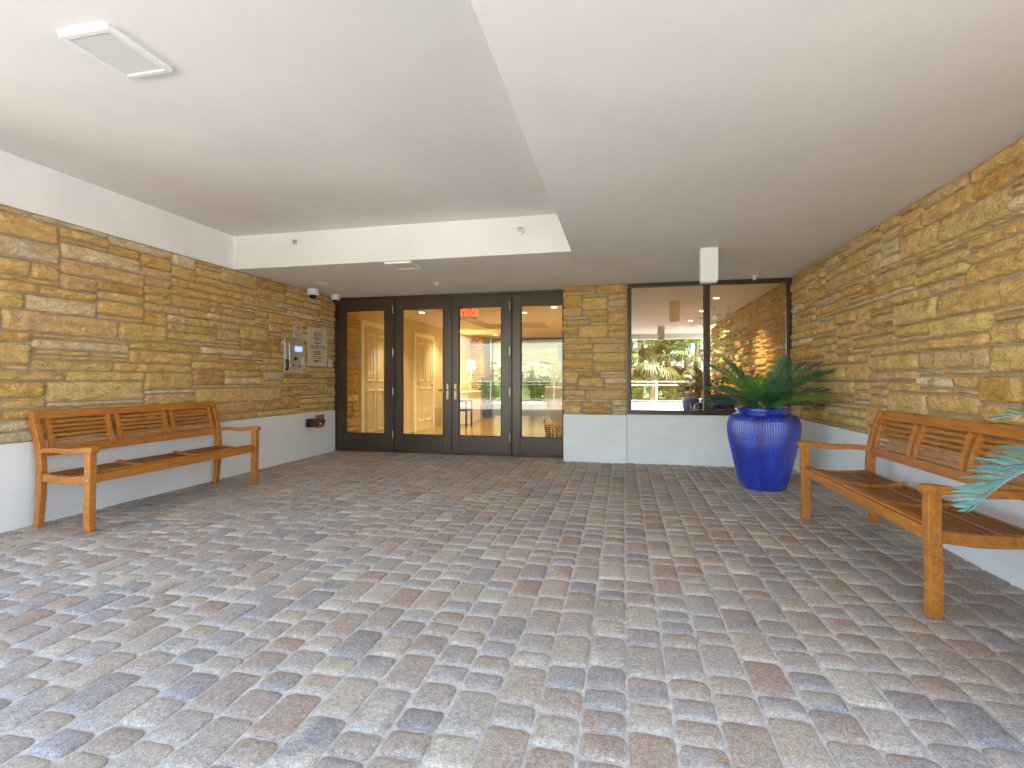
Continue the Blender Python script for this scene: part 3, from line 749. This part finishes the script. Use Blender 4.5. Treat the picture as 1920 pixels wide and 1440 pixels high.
def downlight(label, x, y, z, r=.075, lit=False, energy=0, color=(1, .89, .70), size=None):
    t = thing('downlight', label, 'downlight', (x, y, z), 0, 'lit downlights in the lobby ceiling' if lit else None)
    MB().lathe([(r, 0), (r, -.006), (r * .8, -.010), (r * .72, -.004), (r * .72, 0)], 28, cap=False).build('trim', M['whiteplastic'], t, smooth=True)
    MB().lathe([(r * .72, -.003), (.001, -.003)], 24, cap=False).build('lens', M['lens'] if lit else M['panel'], t)
    if energy:
        l = bpy.data.lights.new('downlight_lamp', 'SPOT'); l.energy = energy; l.color = color; l.spot_size = size or R(115); l.spot_blend = .7; l.shadow_soft_size = .06
        o = bpy.data.objects.new('lamp', l); COL.objects.link(o); o.parent = t; o.location = (0, 0, -.02)
    return t
downlight('small round unlit downlight in the soffit above the dome cameras', -3.965, 6.10, ZC, .085)
def dome(label, x, y, s=1):
    t = thing('dome_camera', label, 'security camera', (x, y, ZC), 0, 'dome cameras by the doors')
    MB().lathe([(.078 * s, 0), (.08 * s, -.01), (.08 * s, -.075 * s), (.074 * s, -.085 * s), (.06 * s, -.088 * s)], 32).build('housing', M['whiteplastic'], t, smooth=True)
    MB().lathe([(.058 * s, -.086 * s), (.056 * s, -.10 * s), (.045 * s, -.122 * s), (.025 * s, -.137 * s), (.001, -.142 * s)], 28, cap=False).build('dome', M['black'], t, smooth=True)
dome('white dome camera on the soffit, the larger of the pair over the stone wall', XL + .13, 6.50)
dome('white dome camera tucked in the corner against the door frame', XL + .16, 7.04, .85)
def sprinkler(label, loc, face=None):
    t = thing('sprinkler', label, 'sprinkler', loc, 0, 'fire sprinklers')
    b1 = MB().lathe([(.042, 0), (.040, -.006), (.024, -.012), (.012, -.012)], 24).build('escutcheon', M['whiteplastic'], t, smooth=True)
    b2 = MB().tube([(0, 0, -.01), (0, 0, -.04)], .009, 10).build('nozzle', M['steel'] if face else M['whiteplastic'], t)
    b3 = MB().lathe([(.026, -.040), (.024, -.045), (.004, -.048)], 16).build('deflector', M['steel'] if face else M['whiteplastic'], t)
    if face: t.rotation_euler = face
sprinkler('sprinkler head in the soffit between square light and doors', (-2.44, 6.42, ZC))
sprinkler('sprinkler head in the soffit above the right window pane', (1.61, 6.85, ZC))
sprinkler('round sprinkler on the tray face near the left wall', (-3.65, YT, 2.70), (-pi / 2, 0, 0))
sprinkler('round sprinkler on the tray face near its right corner', (-1.035, YT, 2.675), (-pi / 2, 0, 0))
def boxthing(label, x, y):
    t = thing('ceiling_box', label, 'ceiling box', (x, y, ZC), 0, 'white boxes hung under the soffit')
    MB().box((-.082, -.055, -.325), (.082, .055, 0)).build('casing', M['whiteplastic'], t, bevel=.004)
    MB().box((-.075, -.048, -.34), (.075, .048, -.325)).build('base_cap', M['whiteplastic'], t, bevel=.003)
boxthing('tall white box hanging from the soffit before the window', .83, 5.33)
boxthing('tall white box hanging from the soffit near the front edge, seen mirrored in the glass', .90, 1.35)
lf = MB(); random.seed(3)
lf.add([(0, 0, .006), (.018, .006, .010), (.045, .004, .007), (.018, -.006, .007), (.06, .0, .006), (.03, -.002, .012)], [(0, 3, 5, 1), (1, 5, 2), (3, 2, 5), (2, 4, 5)])
o = lf.build('fallen_leaf', M['dead']); 
def floor_pt(u, v):
    F = 950 * 1.13 / (v - 712); r = (u - 960) / 950 * F
    return (r * cos(YAW) - F * sin(YAW), r * sin(YAW) + F * cos(YAW), 0)
o.location = floor_pt(1340, 1428); tag(o, 'small dry yellow leaf lying on the pavers at the front', 'leaf')

# ------------------------------------------------------------------ lobby behind the glass
lc = MB(); tx0, tx1, ty0, ty1 = -3.4, -1.79, 8.4, 12.6; zi, zti = 2.43, 2.56
lc.box((XL - .3, YD + .1, zi), (tx0, YB, zti + .1)); lc.box((tx1, YW + .3, zi), (XR + .3, YB, zti + .1))
lc.box((tx0, YD + .1, zi), (tx1, ty0, zti + .1)); lc.box((tx0, ty1, zi), (tx1, YB, zti + .1)); lc.box((tx0, ty0, zti), (tx1, ty1, zti + .1))
struct(lc.build('lobby_ceiling', M['lobbyceil']))
lwi = thing('lobby_wall', 'cream lobby wall with two panelled doors seen through the left glass panels', 'wall', (XL, 8, 0))
MB().box((-.3, -.5, -.2), (.015, 5.2, zi)).build('wall_body', M['cream'], lwi)
MB().box((-.3, 5.2, -.2), (.015, YB - 8, zi)).build('far_wall_body', M['cream'], lwi)
si = thing('stone_pier', 'dark stone pier inside the lobby beside the left glass panel', 'pillar', (XL, 7.47, 0))
stones('stone_cladding', si, .42, zi, 0, lambda s, z, d: (.05 + d, s, z), 31, step=.04, maxl=.4)
MB().box((0, 0, 0), (.05, .42, zi)).build('mortar', M['mortar'], si)
def panel_door(label, y0, y1):
    t = thing('panel_door', label, 'door', (XL + .016, y0, 0)); w = y1 - y0
    slab = MB().box((.0, 0, 0), (.03, w, 2.08)).build('door_slab', M['cream'], t)
    b = MB()
    for z0, z1 in ((.2, .95), (1.1, 1.95)):
        for a, c_ in ((.12, w / 2 - .05), (w / 2 + .05, w - .12)):
            b.box((.03, a, z0), (.042, a + .03, z1)); b.box((.03, c_ - .03, z0), (.042, c_, z1)); b.box((.03, a + .03, z0), (.042, c_ - .03, z0 + .03)); b.box((.03, a + .03, z1 - .03), (.042, c_ - .03, z1))
    b.build('moulding', M['render'], slab, bevel=.004)
    b = MB(); b.box((0, -.09, 0), (.045, 0, 2.17)); b.box((0, w, 0), (.045, w + .09, 2.17)); b.box((0, 0, 2.08), (.045, w, 2.17)); b.build('casing', M['render'], t, bevel=.004)
    MB().tube([(.03, w - .07, 1.0), (.09, w - .07, 1.0), (.09, w - .18, 1.0)], .012, 8).build('handle', M['brass'], slab, smooth=True)
    return t
panel_door('white panelled lobby door behind the leftmost glass panel', 8.1, 9.0)
d2 = panel_door('white panelled lobby door with a small plaque behind the second glass panel', 10.4, 11.4)
MB().box((.042, .38, 1.45), (.05, .62, 1.62)).build('name_plate', M['plaque'], d2)
wr = thing('stone_wall', 'warm lit stone wall inside the lobby behind the right window pane', 'wall', (XR, YW + .2, 0))
stones('stone_cladding', wr, 8.3, zi, 0, lambda s, z, d: (.022 - d, 8.3 - s, z), 41, step=.04)
MB().box((.019, 0, -.2), (.3, 8.4, zi)).build('mortar', M['mortar'], wr)
bw = thing('lobby_wall', 'ochre lobby end wall behind the left window pane', 'wall', (0, YB - .1, 0))
MB().box((-1.15, 0, 0), (XR, .2, zi)).build('wall_body', M['cream'], bw)
iw = thing('stone_pier', 'dark stone pier at the far end of the lobby behind the table lamp', 'pillar', (XL, YB - .9, 0))
stones('stone_cladding', iw, .75, zi, 0, lambda s, z, d: (.018 + s * .45, .0 - d, z), 33, step=.05, maxl=.4)
MB().box((.016, 0, 0), (.38, .85, zi)).build('mortar', M['mortar'], iw)
fg = thing('glass_wall', 'far glazed wall of the lobby opening to the terrace', 'glass wall', (0, YB, 0))
b = MB()
for x in (XL + .42, -1.18): b.box((x - .02, -.04, 0), (x + .02, .04, zi))
b.box((XL + .44, -.04, zi - .05), (-1.2, .04, zi)); b.build('frame', M['bronze'], fg)
MB().box((XL + .44, -.004, 0), (-1.2, .004, zi)).build('pane', M['farglass'], fg)
for i, (lb, x, y, z, e) in enumerate([('lit downlight in the lobby tray seen through the door with the exit sign', -2.55, 11.2, zti, 34), ('lit downlight in the lobby tray behind the right sidelight', -2.05, 10.6, zti, 34),
      ('added unseen fill downlight in the lobby ceiling just inside the left glass panels', -3.8, 9.2, zi, 25), ('added unseen fill downlight in the lobby ceiling above the second panelled door', -3.9, 11.6, zi, 25),  # both are out of view, added as fill for the lobby
      ('lit downlight washing the lobby stone wall nearest the window', 1.45, 8.55, zi, 100), ('lit downlight washing the lobby stone wall, second from the window', 1.45, 10.1, zi, 90),
      ('lit downlight washing the lobby stone wall, third from the window', 1.45, 11.7, zi, 90), ('lit downlight at the far end of the lobby stone wall', 1.45, 13.4, zi, 90),
      ('added unseen fill downlight in the lobby ceiling over the navy vase', -3.6, 14.2, zi, 25), ('added unseen fill downlight in the lobby ceiling over the wicker basket', -1.2, 9.0, zi, 25)]):  # vase and basket lamps: out of view, added to fill the lobby with light
    downlight(lb, x, y, z, .07, True, e)
# exit sign, read from inside, so mirrored from out here
ex = thing('exit_sign', 'red lettered exit sign hanging inside the right door leaf', 'sign', (uX(878, 7.9), 7.9, 2.21))
MB().box((-.15, -.03, .115), (.15, .03, .22)).build('housing', M['whiteplastic'], ex, bevel=.004)
MB().box((-.15, -.003, -.10), (.15, .003, .115)).build('acrylic_plate', M['acrylic'], ex)
tc = bpy.data.curves.new('exit_text', 'FONT'); tc.body = 'EXIT'; tc.align_x = 'CENTER'; tc.align_y = 'CENTER'; tc.size = .155; tc.extrude = .002; tc.offset = .004
to = bpy.data.objects.new('letters_tmp', tc); COL.objects.link(to)
bpy.context.view_layer.update()
me = bpy.data.meshes.new_from_object(to.evaluated_get(bpy.context.evaluated_depsgraph_get())); bpy.data.objects.remove(to)
me.materials.clear(); me.materials.append(M['exitred'])
lo = bpy.data.objects.new('letters', me); COL.objects.link(lo); lo.parent = ex; lo.rotation_euler = (pi / 2, 0, pi); lo.location = (0, .0065, -.0)

def leafcloud(mb, c, rad, n, size, rnd, tint=(1, 1, 1)):
    for _ in range(n):
        while True:
            p = Vector((rnd.uniform(-1, 1), rnd.uniform(-1, 1), rnd.uniform(-1, 1)))
            if .25 < p.length < 1: break
        q = Vector((c[0] + p.x * rad[0], c[1] + p.y * rad[1], c[2] + p.z * rad[2]))
        if noise.noise(q * (1.6 / max(rad))* 2) < -.18: continue
        d = Vector((rnd.gauss(0, 1), rnd.gauss(0, 1), rnd.gauss(0, .7))).normalized(); s = d.orthogonal().normalized()
        L = size * rnd.uniform(.7, 1.3); f = rnd.uniform(.6, 1.4); mb.cur = tuple(x * f for x in tint)
        mb.add([q, q + d * L * .5 + s * L * .22, q + d * L, q + d * L * .5 - s * L * .22], [(0, 1, 2, 3)])
def vase(name, label, x, y, prof, m, leafm=None, lr=(.2, .2, .3), n=200, ls=.1, stems=6):
    t = thing(name, label, 'vase', (x, y, 0)); MB().lathe(prof, 40, cap=True).build('body', m, t, smooth=True)
    return t
def potplant(label, x, y, z, rad, n, ls, m, seed, h=.5):
    rnd = random.Random(seed); t = thing('potted_plant', label, 'plant', (x, y, z))
    b = MB()
    for k in range(6):
        a = rnd.uniform(0, 2 * pi); b.tube([(0, 0, -.02), (.06 * cos(a), .06 * sin(a), h * .5), (rad[0] * .5 * cos(a), rad[1] * .5 * sin(a), h)], [.009, .007, .004], 5)
    b.build('stem', M['bark'], t)
    b = MB(); leafcloud(b, (0, 0, h), rad, n, ls, rnd); b.build('foliage', m, t, col=True)
tallv = [(.10, 0), (.13, .03), (.165, .25), (.175, .48), (.16, .64), (.14, .69), (.13, .68), (.12, .60)]
vase('vase', 'tall dark navy vase standing on the golden lobby floor', -4.0 + .05, 14.6, tallv, M['navy'])
potplant('dark leafy plant in the navy vase', -3.95, 14.6, .62, (.2, .2, .3), 260, .12, M['darkleaf'], 3, .32)
vase('vase', 'red brown vase on the terrace behind the navy vase', -3.75, 17.0, [(r * 1.3, z * 1.0) for r, z in tallv], M['terracotta'])
potplant('red leafed plant in the red brown vase', -3.75, 17.0, .62, (.42, .42, .55), 420, .15, M['redleaf'], 5, .6)
vase('urn', 'pale grey rounded urn behind the wicker basket', -1.05, 10.0, [(.12, .0), (.16, .03), (.15, .08), (.28, .2), (.42, .45), (.47, .75), (.46, .95), (.47, 1.0), (.44, 1.0), (.43, .9)], M['grey'])
bk = thing('basket', 'round wicker basket on the lobby floor beside the grey urn', 'basket', (-1.16, 9.05, 0))
b = MB()
for k in range(9):
    z = .03 + k * .037; r = .17 + .05 * k / 9
    b.tube([((r + .008 * (-1) ** (q + k)) * Vector((cos(2 * pi * q / 36), sin(2 * pi * q / 36), 0))) + Vector((0, 0, z)) for q in range(37)], .013, 6)
for q in range(18): a = 2 * pi * q / 18; b.tube([(.17 * cos(a), .17 * sin(a), 0), (.225 * cos(a), .225 * sin(a), .36)], .010, 5)
b.build('weave', M['wicker'], bk, smooth=True)
MB().lathe([(.15, .01), (.16, .02), (.001, .03)], 24).build('bottom', M['wicker'], bk)
for s in (-1, 1): MB().tube([(s * .215, -.06, .34), (s * .235, -.05, .42), (s * .24, 0, .45), (s * .235, .05, .42), (s * .215, .06, .34)], .012, 6).build('handle', M['wicker'], bk, smooth=True)
cs_ = thing('console', 'white console cabinet against the lobby wall under the table lamp', 'cabinet', (XL + .32, 13.0, 0))
MB().box((-.28, -.6, 0), (.28, .6, .78)).build('carcass', M['render'], cs_, bevel=.005)
MB().box((-.3, -.62, .78), (.3, .62, .82)).build('top', M['render'], cs_, bevel=.005)
lp = thing('table_lamp', 'lit table lamp with cream shade on the white console', 'lamp', (XL + .42, 13.3, .82))
MB().lathe([(.09, 0), (.09, .02), (.03, .04), (.07, .14), (.085, .22), (.05, .33), (.012, .40), (.012, .56)], 24).build('base', M['steel'], lp, smooth=True)
MB().lathe([(.12, .60), (.095, .84)], 32, cap=False).build('lamp_shade', M['shade'], lp, smooth=True)
l = bpy.data.lights.new('bulb', 'POINT'); l.energy = 12; l.color = (1, .7, .35); l.shadow_soft_size = .05
o = bpy.data.objects.new('bulb', l); COL.objects.link(o); o.parent = lp; o.location = (0, 0, .7)
ch = thing('chair', 'dark framed chair with white cushion before the console', 'chair', (XL + .62, 11.75, 0))
b = MB()
for sx in (-.22, .22):
    for sy in (-.22, .22): b.box((sx - .02, sy - .02, 0), (sx + .02, sy + .02, .62 if sx > 0 else .42))
b.box((-.24, -.24, .38), (.24, .24, .42)); b.box((-.24, -.24, .60), (.24, -.20, .63)); b.box((-.24, .20, .60), (.24, .24, .63)); b.build('frame', M['iron'], ch, bevel=.004)
MB().box((-.21, -.19, .42), (.21, .19, .50)).build('cushion', M['whiteplastic'], ch, bevel=.02, seg=3)
MB().box((-.26, -.22, .42), (-.22, .22, .85)).build('backrest', M['whiteplastic'], ch, bevel=.01)
potv = [(.12, 0), (.15, .02), (.20, .3), (.24, .6), (.235, .78), (.20, .84), (.18, .84), (.17, .76)]
for (lb, x, y, s) in (('black glazed pot inside the window left of the mullion', uX(1308, 8.3), 8.3, 1), ('black glazed pot inside the window just right of the mullion', uX(1350, 8.6), 8.6, 1.05)):
    vase('black_pot', lb, x, y, [(r * s, z * s) for r, z in potv], M['pitch'])
potplant('sparse dark plant with long stems in the black pot left of the mullion', uX(1308, 8.3), 8.3, .78, (.22, .22, .22), 60, .13, M['darkleaf'], 8, .42)
potplant('tall rubber plant standing inside behind the right window pane', uX(1352, 8.9), 9.0, .8, (.42, .36, .72), 420, .15, M['darkleaf'], 9, .8)

# ------------------------------------------------------------------ terrace beyond the lobby and forecourt before the porch
tr = MB(); tr.box((-7.2, YB + .1, 2.45), (1.5, 24.6, 2.75)); tr.box((-7.2, 24.3, 2.02), (1.5, 24.6, 2.45)); struct(tr.build('terrace_ceiling', M['ceil']))
def column(label, x, y):
    t = thing('column', label, 'column', (x, y, 0), 0, 'white terrace columns'); MB().box((-.2, -.2, 0), (.2, .2, 2.45)).build('shaft', M['render'], t, bevel=.01); MB().box((-.24, -.24, 0), (.24, .24, .15)).build('base', M['render'], t, bevel=.01)
column('white terrace column seen through the door behind the navy vase', -5.15, 18.6)
column('white terrace column seen at the right of the right sidelight', -2.15, 19.0)
def railing(name, label, x0, x1, y, m, balusters=True):
    t = thing(name, label, 'railing', ((x0 + x1) / 2, y, 0)); w = (x1 - x0) / 2
    b = MB(); b.box((-w, -.02, 1.02), (w, .02, 1.06)); b.box((-w, -.012, .86), (w, .012, .885)); b.box((-w, -.012, .10), (w, .012, .125)); b.build('rails', m, t)
    b = MB(); n = int(2 * w / .13) if balusters else 0
    for i in range(n): x = -w + .13 * i; b.box((x - .007, -.007, .125), (x + .007, .007, .86))
    if balusters: b.build('balusters', m, t)
    for i in range(int(2 * w / 1.7) + 1): x = -w + 1.7 * i; MB().box((x - .025, -.025, 0), (x + .025, .025, 1.10)).build('post', m, t)
railing('railing', 'black iron railing along the terrace beyond the lobby', -14, 6, 25.0, M['iron'])
railing('railing', 'pale railing across the sunny forecourt mirrored in the window', -12, 16, -11.5, M['whiteplastic'], False)

def palm_parts(seed, h, r=2.0, nl=44):
    rnd = random.Random(seed)
    tk = MB(); tk.tube([(0, 0, -.1), (.08, .03, h * .5), (.1, .02, h)], [.19, .16, .15], 12)
    cr = MB(); top = Vector((.1, .02, h))
    for k in range(nl):
        az = rnd.uniform(0, 2 * pi); el = rnd.uniform(-.9, 1.35); ln = r * rnd.uniform(.45, .62)
        d = Vector((cos(az) * cos(el), sin(az) * cos(el), sin(el))); c0 = top + d * ln
        f0 = rnd.uniform(.6, 1.25); brown = el < -.55
        side = d.cross(Vector((0, 0, 1))).normalized() if abs(d.z) < .98 else Vector((1, 0, 0)); up = side.cross(d)
        cr.cur = (.8, .8, .4); w = .012
        cr.add([top - side * w, top + side * w, c0 + side * w, c0 - side * w], [(0, 1, 2, 3)])
        for s in range(17):
            a = -1.35 + 2.7 * s / 16; L = r * .52 * (1 - .35 * abs(a) / 1.35) * rnd.uniform(.85, 1.1)
            dv = (d * cos(a) + side * sin(a) + up * .12).normalized(); wv = (side * cos(a) - d * sin(a)) * .032
            f = f0 * rnd.uniform(.8, 1.2); cr.cur = (f * 1.5, f * .9, f * .8) if brown else (f, f, f)
            g1 = Vector((0, 0, -1)) * L * rnd.uniform(.25, .5)
            cr.add([c0, c0 + dv * L * .5 + wv, c0 + dv * L * .5 - wv, c0 + dv * L * .9 + g1], [(0, 1, 3, 2)])
    return tk, cr
PA = [tuple(x for x in palm_parts(s, h)) for s, h in ((1, 3.2), (2, 2.2), (3, 4.2))]
PM = []
def palm(label, x, y, kind, s=1, rz=0):
    t = thing('palm_tree', label, 'palm tree', (x, y, -.03), rz, 'fan palms around the building'); t.scale = (s, s, s)
    if len(PM) <= kind: pass
    for nm, mb, m in (('trunk', PA[kind][0], M['bark']), ('crown', PA[kind][1], M['palm'])):
        key = f'{nm}{kind}'
        ex_ = cache.get(key)
        if ex_ is None: cache[key] = mb.build(nm, m, t, col=True)
        else: o = ex_.copy(); COL.objects.link(o); o.parent = t
cache = {}
def bushes(name, label, cat, x, y, rad, n, seed, h=None, tint=(1, 1, 1), ls=.16, trunk=None):
    rnd = random.Random(seed); t = thing(name, label, cat, (x, y, -.03))
    hz = h if h is not None else rad[2] * .85
    b = MB()
    for k in range(7):
        a = 2 * pi * k / 7; q = rnd.uniform(.3, .65)
        b.tube([(.05 * cos(a), .05 * sin(a), -.1), (.12 * cos(a), .12 * sin(a), hz * .5), (rad[0] * q * cos(a), rad[1] * q * sin(a), hz + rnd.uniform(-.2, .3) * rad[2])], [.06, .045, .02], 6)
    b.build('trunk', M['bark'], t)
    b = MB()
    for k in range(9):
        c_ = (rnd.uniform(-.6, .6) * rad[0], rnd.uniform(-.6, .6) * rad[1], hz + rnd.uniform(-.5, .5) * rad[2]); q = rnd.uniform(.4, .62)
        f = rnd.uniform(.7, 1.3); leafcloud(b, c_, (rad[0] * q, rad[1] * q, rad[2] * q), n // 9, ls, rnd, tuple(x_ * f for x_ in tint))
    b.build('crown', M['bush'], t, col=True)
# beyond the terrace, seen through the doors
palm('low fan palm beyond the terrace railing, left in the right sidelight', -5.7, 27.3, 1, .72)
palm('low fan palm beyond the terrace railing, second from the left in the right sidelight', -5.0, 28.3, 1, .8, 2)
palm('low fan palm beyond the terrace railing seen through the door with the exit sign', -7.3, 27.8, 1, .8, 1)
bushes('shrub', 'round green shrub beyond the terrace railing in the right sidelight', 'shrub', -4.4, 27.2, (1.0, .9, .85), 1700, 4)
bushes('shrub', 'yellow green shrub beside the red roofed house beyond the railing', 'shrub', -3.0, 27.0, (.9, .8, 1.1), 1700, 5, tint=(2, 1.5, .6))
bushes('tree', 'leafy tree beyond the terrace behind the navy vase', 'tree', -8.6, 26.9, (1.8, 1.4, 1.4), 2600, 6, h=1.7)
bushes('shrub', 'low bright shrub under the tree left of the fan palms', 'shrub', -6.9, 26.4, (1.2, .7, .6), 1300, 7, tint=(1.6, 1.4, .8))
hs = thing('house', 'far house with red tiled roof beyond the terrace railing', 'house', (-1.6, 42, -.6))
MB().box((-4, -2, -.1), (4, 2, 3)).build('wall', M['housewall'], hs)
b = MB(); b.add([(-4.5, -2.5, 3), (4.5, -2.5, 3), (4.5, 2.5, 3), (-4.5, 2.5, 3), (-3, 0, 5), (3, 0, 5)], [(0, 1, 5, 4), (1, 2, 5), (2, 3, 4, 5), (3, 0, 4), (3, 2, 1, 0)]); b.build('roof', M['roofred'], hs)
for x in (-2.2, 1.0): MB().box((x, -2.05, 1), (x + 1.2, -2.0, 2.2)).build('window', M['black'], hs)
# before the porch: mirrored in the glass
for i, (lb, x, y, k, s) in enumerate([('fan palm mirrored at the left of the window', .3, -13.2, 0, 1.0), ('short fan palm mirrored low in the window', 1.5, -12.8, 1, 1.1), ('tall fan palm mirrored behind the hanging boxes', 2.4, -14.0, 2, .9),
        ('fan palm mirrored beside the window mullion', 4.0, -14.4, 0, 1.0), ('short fan palm mirrored between the tall palm and the mullion', 3.2, -12.9, 1, 1.05), ('stout fan palm mirrored behind the first two palms', .9, -15.4, 0, 1.15)]):
    palm(lb, x, y, k, s, i * 1.1)
for i, (lb, x, y, rad, ti) in enumerate([('broad shrub across the forecourt under the first palm', .2, -12.7, (1.4, .7, .7), (1.5, 1.4, .8)), ('broad shrub across the forecourt under the tall palm', 2.6, -12.6, (1.4, .7, .7), (1.3, 1.3, .8)),
        ('tall leafy screen of greenery behind the mirrored palms', 1.8, -17.5, (3.4, 1.2, 1.9), (1.3, 1.3, .9)), ('low shrub across the forecourt at the left', -4.5, -12.8, (1.8, .8, .6), (1.4, 1.4, .8)), ('low shrub across the forecourt at the far right', 7, -12.8, (1.8, .9, .7), (1.4, 1.4, .8))]):
    bushes('shrub', lb, 'shrub', x, y, rad, 4500 if rad[2] > 1.5 else 1500, 40 + i, tint=ti, ls=.22 if rad[2] > 1.5 else .17)
